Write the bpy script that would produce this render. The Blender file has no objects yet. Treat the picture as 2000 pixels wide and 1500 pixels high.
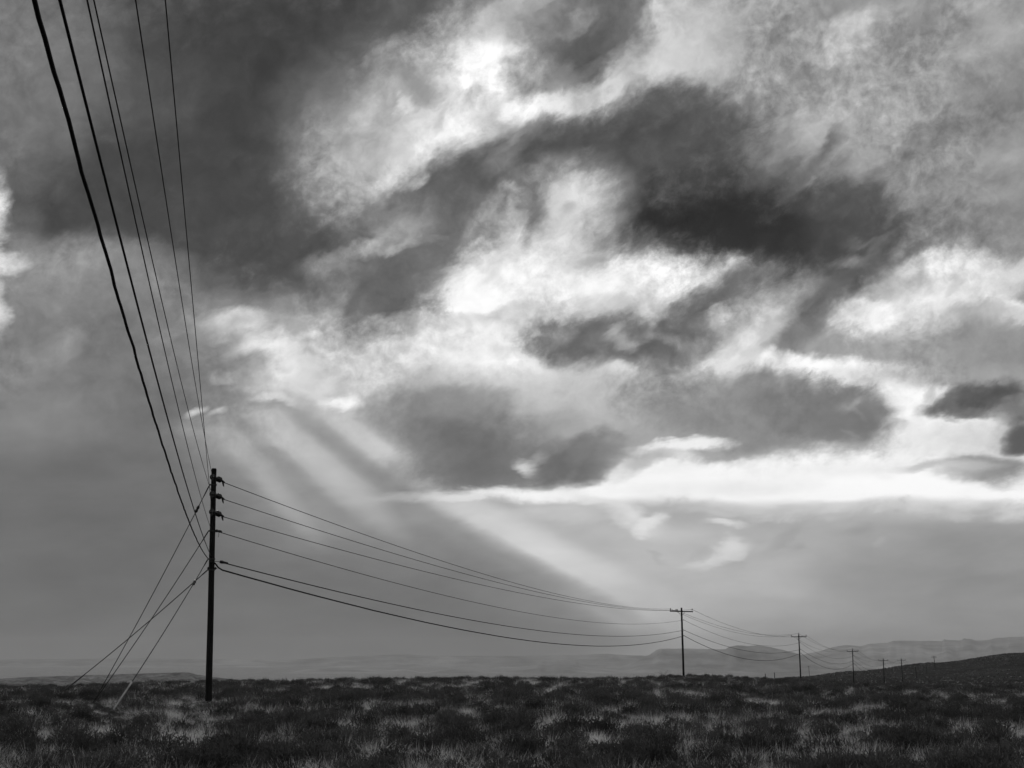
import bpy, math, random
import numpy as np
from mathutils import Vector, Matrix, noise as mnoise

random.seed(7)
rng = np.random.default_rng(7)
scene = bpy.context.scene
C = scene.collection

# ------------------------------------------------------------------ camera
FPX = 2800.0                       # focal length in photo pixels (photo 2000 x 1500)
HORIZON = 1290.0                   # image row of eye level
CAM_Z = 1.6
PITCH = math.atan((HORIZON - 750.0) / FPX)
cd = bpy.data.cameras.new('camera')
cam = bpy.data.objects.new('camera', cd)
C.objects.link(cam)
cam.location = (0, 0, CAM_Z)
cam.rotation_euler = (math.pi / 2 + PITCH, 0, 0)
cd.sensor_width = 36.0
cd.lens = 36.0 * FPX / 2000.0
cd.clip_start = 0.1
cd.clip_end = 60000.0
scene.camera = cam
CP, SP = math.cos(PITCH), math.sin(PITCH)


def ray(x, y):
    a = (x - 1000) / FPX
    b = (750 - y) / FPX
    return Vector((a, CP - b * SP, SP + b * CP))


def at(x, y, Y):
    d = ray(x, y)
    return Vector((0, 0, CAM_Z)) + d * (Y / d.y)


# ------------------------------------------------------------------ sun, exposure
SUN_DIR = ray(400, 660).normalized()
SUN_EL = math.asin(SUN_DIR.z)
SUN_AZ = math.atan2(SUN_DIR.x, SUN_DIR.y)
sl = bpy.data.lights.new('sun', 'SUN')
sl.energy = 1.4
sl.angle = math.radians(12)
sl.color = (1.0, 0.985, 0.97)
sun = bpy.data.objects.new('sun', sl)
C.objects.link(sun)
sun.rotation_euler = (-SUN_DIR).to_track_quat('-Z', 'Y').to_euler()
scene.view_settings.view_transform = 'Standard'
scene.view_settings.look = 'None'
scene.view_settings.exposure = 0.0
scene.view_settings.gamma = 1.0
scene.view_settings.use_curve_mapping = False
scene.cycles.use_adaptive_sampling = True
scene.cycles.adaptive_threshold = 0.02
scene.cycles.max_bounces = 5
scene.cycles.transparent_max_bounces = 8
scene.cycles.volume_bounces = 0
scene.cycles.use_denoising = True

# ------------------------------------------------------------------ sky (world): overcast with broken cloud
world = bpy.data.worlds.new('World')
scene.world = world
world.use_nodes = True
world.cycles.sampling_method = 'MANUAL'
world.cycles.sample_map_resolution = 512
wn, wl = world.node_tree.nodes, world.node_tree.links
wn.clear()
WORLD_TREE = (wn, wl)


def N(kind, **kw):
    n = wn.new(kind)
    for k, v in kw.items():
        setattr(n, k, v)
    return n


def S(node, key, val):
    if hasattr(val, 'links') or hasattr(val, 'is_linked'):
        wl.new(val, node.inputs[key])
    else:
        node.inputs[key].default_value = val


def M(op, a, b=0.0, c=0.0, clamp=False):
    n = N('ShaderNodeMath', operation=op, use_clamp=clamp)
    S(n, 0, a)
    S(n, 1, b)
    if op in ('MULTIPLY_ADD',):
        S(n, 2, c)
    return n.outputs[0]


def VM(op, a, b=(0, 0, 0)):
    n = N('ShaderNodeVectorMath', operation=op)
    S(n, 0, a)
    if op == 'SCALE':
        S(n, 'Scale', b)
    else:
        S(n, 1, b)
    return n.outputs['Value'] if op in ('LENGTH', 'DOT_PRODUCT') else n.outputs[0]


def smooth(v, a, b, lo=0.0, hi=1.0):
    n = N('ShaderNodeMapRange', interpolation_type='SMOOTHSTEP')
    S(n, 0, v)
    n.inputs[1].default_value = a
    n.inputs[2].default_value = b
    n.inputs[3].default_value = lo
    n.inputs[4].default_value = hi
    return n.outputs[0]


def mixf(f, a, b):
    n = N('ShaderNodeMix', data_type='FLOAT')
    S(n, 0, f)
    S(n, 2, a)
    S(n, 3, b)
    return n.outputs[0]


def mapping(v, loc=(0, 0, 0), rot=0.0, scale=(1, 1, 1), kind='TEXTURE'):
    n = N('ShaderNodeMapping', vector_type=kind)
    S(n, 0, v)
    n.inputs[1].default_value = loc
    n.inputs[2].default_value = (0, 0, rot)
    n.inputs[3].default_value = scale
    return n.outputs[0]


def wnoise(v, scale, detail, rough, dist=0.0):
    n = N('ShaderNodeTexNoise', noise_dimensions='3D')
    S(n, 'Vector', v)
    n.inputs['Scale'].default_value = scale
    n.inputs['Detail'].default_value = detail
    n.inputs['Roughness'].default_value = rough
    n.inputs['Distortion'].default_value = dist
    return n


tc = N('ShaderNodeTexCoord')
sep = N('ShaderNodeSeparateXYZ')
wl.new(tc.outputs['Generated'], sep.inputs[0])
az = M('ARCTAN2', sep.outputs[0], sep.outputs[1])
el = M('ARCSINE', sep.outputs[2])
comb = N('ShaderNodeCombineXYZ')
UNIT = FPX / 100.0                                    # 1 unit = 100 photo pixels of arc
wl.new(M('MULTIPLY', az, UNIT), comb.inputs[0])
wl.new(M('MULTIPLY', el, UNIT), comb.inputs[1])
P0 = comb.outputs[0]
V0 = M('MULTIPLY', el, UNIT)


def sky_uv(x, y):
    d = ray(x, y).normalized()
    return np.array([math.atan2(d.x, d.y), math.asin(d.z)]) * UNIT


# turbulence that frays the edges of the cloud masses
streakA = mapping(P0, rot=math.radians(28), scale=(1.7, 0.95, 1))        # streaks that climb to the right, high up
streakB = mapping(P0, rot=math.radians(3), scale=(2.4, 0.8, 1))          # flattened towards the horizon
high = smooth(V0, 2.5, 6.5)
nA = wnoise(streakA, 1.25, 9, 0.585, 0.25)
nB = wnoise(streakB, 1.1, 8, 0.58, 0.2)
mixv = N('ShaderNodeMix', data_type='VECTOR')
wl.new(high, mixv.inputs[0])
wl.new(nB.outputs['Color'], mixv.inputs[4])
wl.new(nA.outputs['Color'], mixv.inputs[5])
nL = wnoise(P0, 0.42, 3, 0.5)
warpL = VM('SCALE', VM('SUBTRACT', nL.outputs['Color'], (0.5, 0.5, 0.5)), 0.7)
warpS = VM('SCALE', VM('SUBTRACT', mixv.outputs[1], (0.5, 0.5, 0.5)), 0.95)
WC = VM('ADD', VM('ADD', P0, warpL), warpS)                              # ragged cloud coordinates
WS = VM('ADD', P0, VM('SCALE', warpS, 0.30))                             # calm coordinates for veils and shafts
# torn, semi-transparent edges
frn = wnoise(mapping(VM('ADD', P0, VM('SCALE', warpS, 0.4)), rot=math.radians(30), scale=(1.2, 0.85, 1)), 1.9, 11, 0.70, 0.1)
fray = M('MULTIPLY', M('SUBTRACT', frn.outputs[0], 0.5), mixf(high, 1.6, 2.3))

# overall cloud deck, the same character all round the compass
deckn = wnoise(mapping(P0, rot=math.radians(15), scale=(3.2, 1.5, 1)), 0.5, 5, 0.55)
DECK = smooth(deckn.outputs[0], 0.25, 0.75, 0.40, 0.78)


def split(v):
    n = N('ShaderNodeSeparateXYZ')
    wl.new(v, n.inputs[0])
    return n.outputs[0], n.outputs[1]


xyC, xyS = split(WC), split(WS)


def group(name, ins, outs):
    """start a node group and make it the tree that the helpers above write to"""
    global wn, wl
    t = bpy.data.node_groups.new(name, 'ShaderNodeTree')
    for nm, typ in ins:
        t.interface.new_socket(nm, in_out='INPUT', socket_type='NodeSocket' + typ)
    for nm, typ in outs:
        t.interface.new_socket(nm, in_out='OUTPUT', socket_type='NodeSocket' + typ)
    wn, wl = t.nodes, t.links
    return t, N('NodeGroupInput'), N('NodeGroupOutput')


# one cloud mass laid over the tone so far: an ellipse with a torn, soft edge
MASS, gi, go = group('cloud_mass', [('tone', 'Float'), ('P', 'Vector'), ('fray', 'Float'), ('row_x', 'Vector'), ('row_y', 'Vector'),
                                    ('outer', 'Float'), ('inner', 'Float'), ('opacity', 'Float'), ('value', 'Float')], [('tone', 'Float')])
I = gi.outputs
mX = VM('DOT_PRODUCT', I['P'], I['row_x'])
mY = VM('DOT_PRODUCT', I['P'], I['row_y'])
r2 = M('MULTIPLY_ADD', mX, mX, M('MULTIPLY_ADD', mY, mY, I['fray']))
mr = N('ShaderNodeMapRange', interpolation_type='SMOOTHSTEP')
wl.new(r2, mr.inputs[0])
wl.new(I['outer'], mr.inputs[1])
wl.new(I['inner'], mr.inputs[2])
mr.inputs[3].default_value = 0.0
wl.new(I['opacity'], mr.inputs[4])
wl.new(mixf(mr.outputs[0], I['tone'], I['value']), go.inputs[0])
wn, wl = WORLD_TREE


def stroke(g, chunk, fr, cx, cy, a, b, rot, val, alpha, soft, calm):
    """one cloud mass: centre, half axes (photo pixels), tilt in degrees (positive climbs to the right)"""
    c0 = sky_uv(cx, cy)
    e = 2.0
    J = np.stack([(sky_uv(cx + e, cy) - c0) / e, (sky_uv(cx, cy - e) - c0) / e], 1)
    r = math.radians(rot)
    R = np.array([[math.cos(r), -math.sin(r)], [math.sin(r), math.cos(r)]])
    A = np.linalg.inv(J @ R @ np.diag([a, b]))            # sky units -> unit circle
    k = -A @ c0
    n = N('ShaderNodeGroup')
    n.node_tree = MASS
    wl.new(g, n.inputs[0])
    wl.new(chunk[1] if calm else chunk[0], n.inputs[1])
    if not calm:
        wl.new(fr, n.inputs[2])
    n.inputs[3].default_value = (float(A[0, 0]), float(A[0, 1]), float(k[0]))
    n.inputs[4].default_value = (float(A[1, 0]), float(A[1, 1]), float(k[1]))
    if soft > .65:                                        # cloud that thins out gradually
        n.inputs[5].default_value = 2.2
        n.inputs[6].default_value = -1.2
        n.inputs[7].default_value = min(1.3, alpha / .71)
    else:                                                 # firm edge
        n.inputs[5].default_value = 1.5
        n.inputs[6].default_value = .4 * max(0.0, 1.0 - soft) ** 2
        n.inputs[7].default_value = alpha
    n.inputs[8].default_value = val
    return n.outputs[0]


# (cx, cy, half width, half height, tilt, tone, opacity, softness, calm)
SKY = [
    # broad tones
    (450, 300, 900, 620, 0, .40, .9, .6, 1), (1650, 300, 620, 520, 0, .62, .9, .7, 1),
    (1000, 650, 700, 400, 0, .68, .8, .8, 1), (1650, 1080, 640, 290, 0, .60, .95, .7, 1), (1330, 1100, 300, 200, 0, .68, .7, 1, 1),
    (150, 1080, 560, 380, 0, .43, .95, .6, 1), (700, 1210, 700, 160, 0, .42, .95, .7, 1),
    (1150, 1080, 330, 190, -20, .62, .8, .9, 1),
    # dark shelf at the upper left
    (470, 250, 520, 370, 10, .29, .97, .65, 0), (640, 120, 290, 140, 20, .27, .9, .8, 0),
    (230, 410, 250, 120, 5, .29, .95, .7, 0), (60, 120, 190, 170, 0, .50, .85, .9, 1),
    (30, 260, 110, 120, 0, .46, .8, .9, 1), (310, 190, 130, 60, 20, .37, .6, .9, 0),
    (620, 480, 240, 130, -15, .30, .9, .8, 0), (790, 40, 150, 70, 20, .40, .8, .8, 0),
    # torn bright rift, top centre
    (700, 250, 150, 140, 0, .56, .8, 1, 1), (830, 220, 260, 125, 38, .72, .92, .9, 0),
    (930, 60, 130, 60, 40, .66, .9, .8, 0), (870, 265, 150, 75, 38, .86, .9, .7, 0),
    (960, 130, 100, 90, 50, .93, .95, .7, 0), (955, 140, 65, 60, 0, 1.0, 1, .8, 0),
    (780, 335, 120, 42, 38, .88, .9, .7, 0), (750, 345, 45, 22, 30, .97, .8, .9, 0),
    (880, 270, 60, 35, 30, .98, .8, .9, 0), (800, 160, 40, 20, -50, .55, .7, .9, 0),
    (935, 190, 30, 20, 30, .70, .7, .9, 0), (680, 320, 90, 70, 30, .64, .7, .9, 0),
    # dark tufts, top centre
    (1020, 20, 90, 50, 20, .70, .8, .9, 0), (1290, 70, 90, 130, -10, .80, .9, .7, 0),
    (1150, 70, 130, 90, 25, .44, .9, .6, 0), (1165, 100, 90, 65, 20, .33, .9, .8, 0),
    (1060, 50, 70, 45, 0, .50, .7, .9, 0), (1215, 45, 60, 50, 30, .40, .8, .8, 0),
    (1130, 40, 40, 14, 20, .60, .7, .9, 0), (1030, 160, 40, 40, 0, .58, .8, .8, 0),
    (1080, 150, 60, 40, -20, .62, .7, .9, 0),
    (1120, 200, 160, 32, 24, .90, .9, .8, 0), (1240, 150, 100, 40, 30, .88, .85, .8, 0),
    (1040, 212, 60, 28, 20, .98, .9, .8, 0), (1360, 110, 130, 110, 20, .76, .7, .9, 0),
    # upper right veil
    (1580, 50, 160, 60, 15, .54, .75, .9, 0), (1670, 65, 80, 45, 30, .80, .8, .9, 0),
    (1790, 65, 90, 60, 20, .50, .8, .9, 0), (1540, 250, 170, 110, 20, .70, .8, .9, 0),
    (1560, 120, 60, 30, -20, .48, .6, .9, 0), (1620, 190, 120, 18, 40, .60, .5, .9, 0),
    (1880, 250, 190, 45, 25, .46, .75, .9, 0), (1780, 300, 110, 22, 35, .48, .7, .9, 0),
    (1980, 190, 120, 90, 0, .52, .6, .9, 0), (1930, 330, 140, 70, 0, .60, .6, .9, 0),
    (1900, 430, 220, 90, 0, .50, .8, .9, 0), (1940, 390, 60, 20, 0, .64, .6, .9, 0),
    # long dark band and the black belly at right of centre
    (900, 410, 190, 100, 10, .42, .9, .8, 0), (1020, 320, 230, 60, 22, .36, .95, .7, 0),
    (1235, 285, 270, 85, 17, .32, .97, .7, 0), (1330, 210, 120, 55, -20, .37, .8, .8, 0),
    (1385, 350, 270, 120, -15, .33, .95, .8, 0), (1410, 462, 330, 105, 0, .225, .98, .7, 0),
    (1390, 468, 240, 74, 0, .17, .9, .8, 0), (1550, 515, 190, 70, -8, .23, .95, .7, 0),
    (1650, 430, 100, 110, 0, .32, .9, .7, 0), (1660, 380, 90, 30, 25, .34, .7, .9, 0),
    (1580, 310, 90, 16, 42, .40, .8, .8, 0), (1500, 330, 60, 14, 35, .36, .7, .9, 0),
    # pale curl in the middle
    (1110, 410, 110, 85, 30, .72, .9, .8, 0), (1120, 395, 62, 48, 30, .86, .9, .9, 0),
    (1090, 450, 40, 50, 20, .80, .8, .9, 0), (1103, 420, 20, 16, 40, .60, .5, 1, 0),
    (960, 470, 62, 70, 0, .64, .85, .7, 0), (1005, 470, 24, 75, -12, .78, .85, .8, 0),
    (1040, 430, 26, 60, 10, .42, .85, .8, 0), (840, 460, 110, 90, 0, .42, .85, .8, 0),
    # bright floor of the middle
    (960, 690, 420, 110, 5, .80, .85, .8, 0), (1080, 545, 260, 75, 6, .88, .95, .7, 0),
    (930, 560, 150, 62, 18, .97, .95, .7, 0), (1300, 545, 170, 45, 6, .96, .95, .7, 0),
    (1130, 560, 80, 20, 10, .98, .7, .9, 0), (860, 610, 110, 42, 28, .95, .9, .7, 0),
    (740, 560, 125, 130, 35, .42, .95, .6, 0), (720, 610, 90, 70, 40, .39, .9, .8, 0),
    (760, 650, 60, 25, 10, .45, .8, .8, 0), (790, 440, 55, 42, 20, .64, .8, .8, 0),
    (740, 482, 60, 18, 5, .74, .8, .9, 0), (640, 515, 50, 30, 0, .56, .8, .9, 0),
    (660, 570, 40, 25, 30, .55, .6, .9, 0),
    (930, 615, 210, 18, 6, .74, .75, .9, 0), (1000, 700, 170, 62, 10, .97, .9, .8, 0),
    (840, 700, 160, 60, 10, .92, .8, .9, 0), (1190, 600, 150, 32, 0, .74, .8, .9, 0),
    (745, 735, 50, 18, 10, .97, .9, .8, 0), (1110, 610, 60, 12, 15, .66, .6, .9, 0),
    # grey bar right of the middle
    (1240, 670, 230, 62, -4, .44, .96, .6, 0), (1130, 665, 95, 42, 0, .39, .9, .8, 0),
    (1350, 640, 130, 50, 25, .42, .9, .8, 0), (1210, 722, 50, 16, -10, .90, .85, .8, 0),
    (1210, 775, 260, 60, 0, .72, .85, .8, 1), (1020, 770, 160, 40, 0, .76, .7, .9, 0),
    (1460, 590, 200, 50, 20, .37, .95, .7, 0), (1480, 650, 150, 70, 38, .78, .92, .7, 0),
    (1440, 690, 110, 38, 30, .88, .8, .8, 0), (1340, 670, 80, 16, -30, .62, .6, .9, 0),
    (1590, 610, 160, 34, 48, .40, .95, .7, 0), (1520, 690, 70, 30, 40, .48, .8, .8, 0),
    # right-hand cumulus
    (1900, 670, 330, 70, 0, .57, .9, .7, 1), (1790, 590, 170, 80, 25, .80, .97, .5, 0),
    (1850, 555, 120, 50, 10, .92, .9, .7, 0), (1830, 520, 75, 26, 5, .90, .85, .8, 0),
    (1700, 625, 75, 30, 5, .98, .95, .8, 0), (1950, 535, 140, 26, 10, .84, .85, .8, 0),
    (1985, 592, 55, 20, 0, .97, .9, .8, 0), (1740, 545, 50, 40, 30, .64, .7, .9, 0),
    (1930, 610, 110, 20, 10, .70, .7, .9, 0),
    (1720, 690, 170, 30, 0, .62, .8, .9, 1),
    # white rim and the plain grey wedge
    (1560, 715, 190, 20, -4, .97, .95, .7, 0), (1760, 770, 150, 42, -14, .97, .97, .6, 0),
    (1640, 745, 90, 26, -12, .98, .95, .7, 0), (1830, 735, 220, 22, 0, .66, .7, .9, 1),
    (1510, 805, 300, 75, -6, .51, .96, .35, 0), (1400, 800, 150, 60, 0, .58, .6, .9, 1),
    (1620, 810, 150, 62, -14, .48, .9, .5, 0),
    (1830, 850, 140, 70, 20, .95, .97, .5, 0), (1780, 800, 60, 26, -40, .95, .9, .7, 0),
    (1930, 880, 150, 60, 0, .82, .8, .8, 0),
    (1846, 802, 46, 15, 14, .40, .85, .9, 0), (1905, 790, 74, 24, 6, .34, .92, .8, 0), (1880, 806, 60, 10, -6, .42, .7, .9, 0), (1895, 775, 30, 20, 0, .33, .8, .8, 0), (1962, 768, 36, 26, 20, .31, .9, .7, 0), (1930, 765, 24, 18, 0, .33, .7, .8, 0),
    (1990, 855, 45, 26, 20, .36, .95, .5, 0), (1990, 800, 40, 30, 0, .44, .8, .8, 0),
    # rain veil along the horizon and the shafts of light, behind the lower cloud
    (130, 1010, 330, 140, 0, .42, .8, .9, 1), (150, 1180, 640, 140, 0, .40, .9, .8, 1), (1500, 1120, 540, 210, 0, .69, .85, 1, 1),
    (1290, 1255, 360, 70, 0, .70, .8, 1, 1), (1640, 1240, 380, 90, 0, .66, .75, 1, 1), (1960, 1220, 300, 120, 0, .62, .7, 1, 1),
    (1880, 1120, 240, 90, 0, .60, .6, 1, 1), (1230, 1070, 360, 130, -20, .74, .8, 1, 1),
    (800, 1165, 380, 95, -20, .43, .85, 1, 1), (720, 1250, 430, 60, 0, .41, .8, .9, 1), (960, 1120, 220, 50, -28, .46, .6, 1, 1),
    (1080, 1085, 260, 34, -28, .84, .85, 1, 1), (1220, 1160, 190, 44, -27, .84, .8, 1, 1), (1330, 1205, 180, 60, -20, .76, .6, 1, 1),
    (1040, 1105, 240, 18, -28, .52, .5, 1, 1),
    (560, 850, 210, 80, -22, .70, .8, 1, 1), (490, 910, 200, 70, -47, .60, .7, 1, 1), (640, 960, 210, 76, -34, .58, .65, 1, 1),
    (620, 905, 180, 34, -40, .76, .8, 1, 1), (775, 893, 200, 36, -35, .80, .85, 1, 1), (690, 893, 170, 19, -37, .50, .55, 1, 1), (500, 915, 160, 24, -48, .70, .6, 1, 1), (555, 905, 150, 15, -43, .56, .5, 1, 1),
    (755, 842, 120, 17, -34, .58, .5, 1, 1), (470, 1010, 160, 56, -50, .48, .5, 1, 1), 
    # the white belt above the horizon
    (1600, 945, 520, 62, 1, .97, .98, .4, 0), (1330, 930, 240, 42, 2, .95, .9, .6, 0),
    (1850, 965, 320, 46, -3, .98, .97, .5, 0), (1340, 862, 100, 15, 9, .95, .9, .6, 0),
    (1290, 884, 70, 10, 0, .90, .9, .7, 0), (1930, 918, 95, 32, 0, .50, .95, .6, 0),
    (1850, 915, 90, 12, 0, .70, .8, .8, 0), (1260, 900, 60, 12, 20, .68, .7, .8, 0),
    # dark ragged cloud over the shafts
    (880, 830, 170, 80, -25, .50, .8, .9, 0), (930, 870, 150, 70, -20, .42, .85, .9, 0),
    (1040, 860, 90, 45, 30, .55, .7, .9, 0), (870, 918, 130, 42, 5, .45, .85, .9, 0),
    (970, 920, 110, 40, 10, .43, .9, .7, 0), (1130, 900, 90, 46, 35, .42, .95, .6, 0),
    (1190, 880, 50, 28, 35, .56, .8, .8, 0), (1028, 908, 26, 13, -15, .95, .8, 1, 0), (1050, 895, 16, 9, 30, .8, .5, 1, 0),
    (900, 795, 120, 30, 0, .56, .7, .9, 0),
    (960, 968, 110, 13, 3, .94, .8, 1, 0), (860, 976, 70, 9, 0, .84, .6, 1, 0), (770, 974, 60, 8, 4, .74, .5, 1, 0), (1060, 966, 100, 20, 6, .97, .95, .7, 0),
    (1220, 962, 160, 22, 4, .95, .95, .7, 0), (1500, 988, 260, 12, 1, .76, .5, 1, 1), (1720, 915, 240, 16, 2, .84, .4, 1, 1), (1420, 952, 200, 14, 2, .86, .35, 1, 1), (1650, 1000, 240, 22, 2, .72, .6, 1, 1), (1900, 1000, 200, 20, 0, .70, .6, 1, 1),
    (1300, 1005, 140, 30, 0, .66, .85, .8, 1), (1215, 1003, 95, 20, -22, .86, .9, .7, 0),
    (1272, 1022, 28, 16, 20, .88, .9, .7, 0), (1110, 1010, 90, 20, 0, .80, .7, .9, 0),
    (1405, 998, 50, 7, 5, .76, .8, .8, 0), (1412, 1022, 34, 10, 0, .86, .9, .8, 0),
    (1400, 1082, 62, 15, 22, .84, .9, .7, 0), (1430, 1064, 20, 16, 0, .84, .8, .8, 0),
    (1490, 1066, 34, 10, 15, .74, .8, .8, 0), (1660, 1070, 80, 26, 15, .66, .8, .8, 0),
    (1690, 1094, 60, 12, 10, .64, .7, .8, 0), (1310, 1048, 40, 10, 0, .74, .6, .9, 0),
    (1730, 1044, 36, 10, 0, .66, .6, .9, 0),
    (1880, 1120, 240, 90, 0, .55, .6, 1, 1),
    # left bank under the shelf
    (120, 530, 200, 62, 0, .62, .9, .7, 0), (200, 600, 260, 90, 0, .52, .85, .8, 0),
    (240, 690, 200, 80, 5, .43, .9, .8, 0), (300, 770, 190, 60, -5, .42, .9, .7, 0),
    (95, 690, 75, 26, 38, .60, .8, .9, 0), (60, 790, 190, 100, 10, .52, .8, .9, 1),
    (-4, 425, 28, 90, 0, .97, .95, .9, 0), (8, 508, 36, 24, 0, .88, .8, .9, 0), (40, 470, 50, 60, 0, .60, .4, 1, 1),
    (-6, 600, 18, 60, 0, .84, .8, .9, 0),
    # sunlit heap that feeds the shafts
    (500, 660, 190, 100, 0, .58, .8, .9, 0), (600, 660, 130, 80, -20, .72, .75, .9, 0),
    (460, 608, 70, 26, 12, .84, .85, .9, 0), (530, 690, 90, 46, -35, .84, .85, .9, 0),
    (565, 725, 120, 50, -10, .88, .85, .9, 0), (540, 705, 40, 44, 0, 1.0, .9, 1, 0),
    (650, 710, 130, 60, 10, .80, .7, .9, 0), (440, 720, 90, 40, 10, .45, .8, .9, 0), (410, 660, 60, 30, 0, .46, .6, .9, 0),
    (640, 745, 60, 18, 0, .74, .7, .9, 0), (530, 786, 40, 9, -8, .88, .6, .9, 0), (437, 806, 16, 8, 10, .84, .5, .9, 0),
    (390, 807, 24, 9, 22, .88, .7, .9, 0), (660, 782, 46, 17, 6, 1.0, .95, .8, 0),
]
# shared fine detail: cloud grain, curdled relief, and the clear-air sky behind it all
grain = wnoise(VM('ADD', P0, VM('SCALE', warpS, 0.6)), 1.9, 8, 0.62, 0.3)
GR = M('MULTIPLY', M('SUBTRACT', mixf(high, nB.outputs[0], grain.outputs[0]), 0.5), mixf(high, 0.6, 0.75))
curd = wnoise(VM('ADD', P0, VM('SCALE', warpS, 0.35)), 4.2, 7, 0.62, 0.1)
CURD = M('MULTIPLY', M('SUBTRACT', curd.outputs[0], 0.52), M('MULTIPLY', high, smooth(nL.outputs[0], 0.40, 0.60, 0.0, 0.42)))
nish = N('ShaderNodeTexSky', sky_type='NISHITA')
nish.sun_disc = False
nish.sun_elevation = SUN_EL
nish.sun_rotation = SUN_AZ
nish.altitude = 1500
bw = N('ShaderNodeRGBToBW')
wl.new(nish.outputs[0], bw.inputs[0])


SHARED = [('deck', DECK), ('cx', xyC[0]), ('cy', xyC[1]), ('sx', xyS[0]), ('sy', xyS[1]), ('fray', fray), ('grain', GR), ('curd', CURD), ('air', bw.outputs[0])]


def sky_patch(strokes):
    """cloud deck plus the masses that reach this part of the sky"""
    global wn, wl
    t, gi, go = group('sky_patch', [(nm, 'Float') for nm, _ in SHARED], [('sky', 'Shader')])
    I = gi.outputs
    g = I['deck']
    chunk = [None, None]
    for si, st in enumerate(strokes):
        if si % 12 == 0:
            # (x, y, 1) of both coordinate sets, evaluated in runs so that the shader stays small
            one = M('MULTIPLY_ADD', g, 1e-7, 1.0)
            for i, q in enumerate((('cx', 'cy'), ('sx', 'sy'))):
                n = N('ShaderNodeCombineXYZ')
                wl.new(I[q[0]], n.inputs[0])
                wl.new(I[q[1]], n.inputs[1])
                wl.new(one, n.inputs[2])
                chunk[i] = n.outputs[0]
        g = stroke(g, chunk, I['fray'], *st[:8], bool(st[8]))
    room = M('MULTIPLY', M('SUBTRACT', g, 0.12), M('SUBTRACT', 1.22, g))
    h = M('MULTIPLY_ADD', I['grain'], room, g)
    h = M('MULTIPLY_ADD', I['curd'], smooth(g, 0.32, 0.62), h)
    h = M('MULTIPLY_ADD', h, 1.14, -0.07)                                 # the film's contrast in the cloud
    tone = M('POWER', M('MINIMUM', M('MAXIMUM', h, 0.05), 1.04), 2.25)
    lum = mixf(0.01, M('MULTIPLY', tone, 10.0), I['air'])
    bg = N('ShaderNodeBackground')
    wl.new(lum, bg.inputs[0])
    bg.inputs[1].default_value = 0.1
    wl.new(bg.outputs[0], go.inputs[0])
    wn, wl = WORLD_TREE
    n = N('ShaderNodeGroup')
    n.node_tree = t
    for i, (_, sck) in enumerate(SHARED):
        wl.new(sck, n.inputs[i])
    return n.outputs[0]


# ragged shreds: small lit and shaded scraps inside the broken parts of the deck
fl = random.Random(21)
for (x0, y0, x1, y1, tilt, lo, hi, n, sz) in [
        (670, 90, 1060, 360, 36, .56, .98, 34, 26), (1000, 0, 1260, 200, 30, .36, .74, 26, 24), (420, 600, 720, 790, 5, .54, .98, 34, 20),
        (880, 380, 1160, 540, 40, .46, .84, 20, 24), (1360, 600, 1570, 710, 38, .50, .94, 22, 18), (1640, 500, 1990, 640, 20, .62, .98, 22, 24),
        (1000, 850, 1260, 935, 30, .40, .72, 18, 20), (1440, 20, 1860, 340, 36, .50, .76, 30, 34), (800, 540, 1300, 760, 8, .70, .99, 30, 30),
        (640, 380, 860, 540, 25, .36, .62, 20, 24), (1700, 880, 1990, 960, 2, .60, .97, 16, 20), (1250, 980, 1760, 1110, 12, .58, .74, 22, 18),
        (1640, 740, 1760, 900, -10, .55, .95, 16, 14), (1640, 380, 1740, 560, 40, .30, .56, 12, 18), (1810, 750, 2000, 830, 10, .28, .62, 16, 13)]:
    for _ in range(n):
        cx, cy = fl.uniform(x0, x1), fl.uniform(y0, y1)
        k = fl.uniform(.5, 1.5)
        SKY.append((cx, cy, sz * k * fl.uniform(1, 1.9), sz * k * fl.uniform(.4, .8), tilt + fl.gauss(0, 18), fl.uniform(lo, hi), fl.uniform(.12, .38), 1.0, 0))


def bounds(st):
    cx, cy, a, b, rot = st[:5]
    r = math.radians(rot)
    ex = 1.65 * math.hypot(a * math.cos(r), b * math.sin(r)) + 60
    ey = 1.65 * math.hypot(a * math.sin(r), b * math.cos(r)) + 60
    pts = [sky_uv(cx + i * ex, cy + j * ey) for i in (-1, 0, 1) for j in (-1, 0, 1)]
    return min(p[0] for p in pts), max(p[0] for p in pts), min(p[1] for p in pts), max(p[1] for p in pts)


BND = [(st, bounds(st)) for st in SKY]
BIG = 99.0


def sector(u0, u1, v0, v1):
    return sky_patch([st for st, q in BND if q[0] < u1 and q[1] > u0 and q[2] < v1 and q[3] > v0])


def choose(coord, cuts, parts):
    """pick one of len(cuts)+1 neighbouring patches; identical along the shared border"""
    if not cuts:
        return parts[0]()
    m = len(cuts) // 2
    lo = choose(coord, cuts[:m], parts[:m + 1])
    hi = choose(coord, cuts[m + 1:], parts[m + 1:])
    n = N('ShaderNodeMixShader')
    wl.new(M('GREATER_THAN', coord, cuts[m]), n.inputs[0])
    wl.new(lo, n.inputs[1])
    wl.new(hi, n.inputs[2])
    return n.outputs[0]


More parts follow.
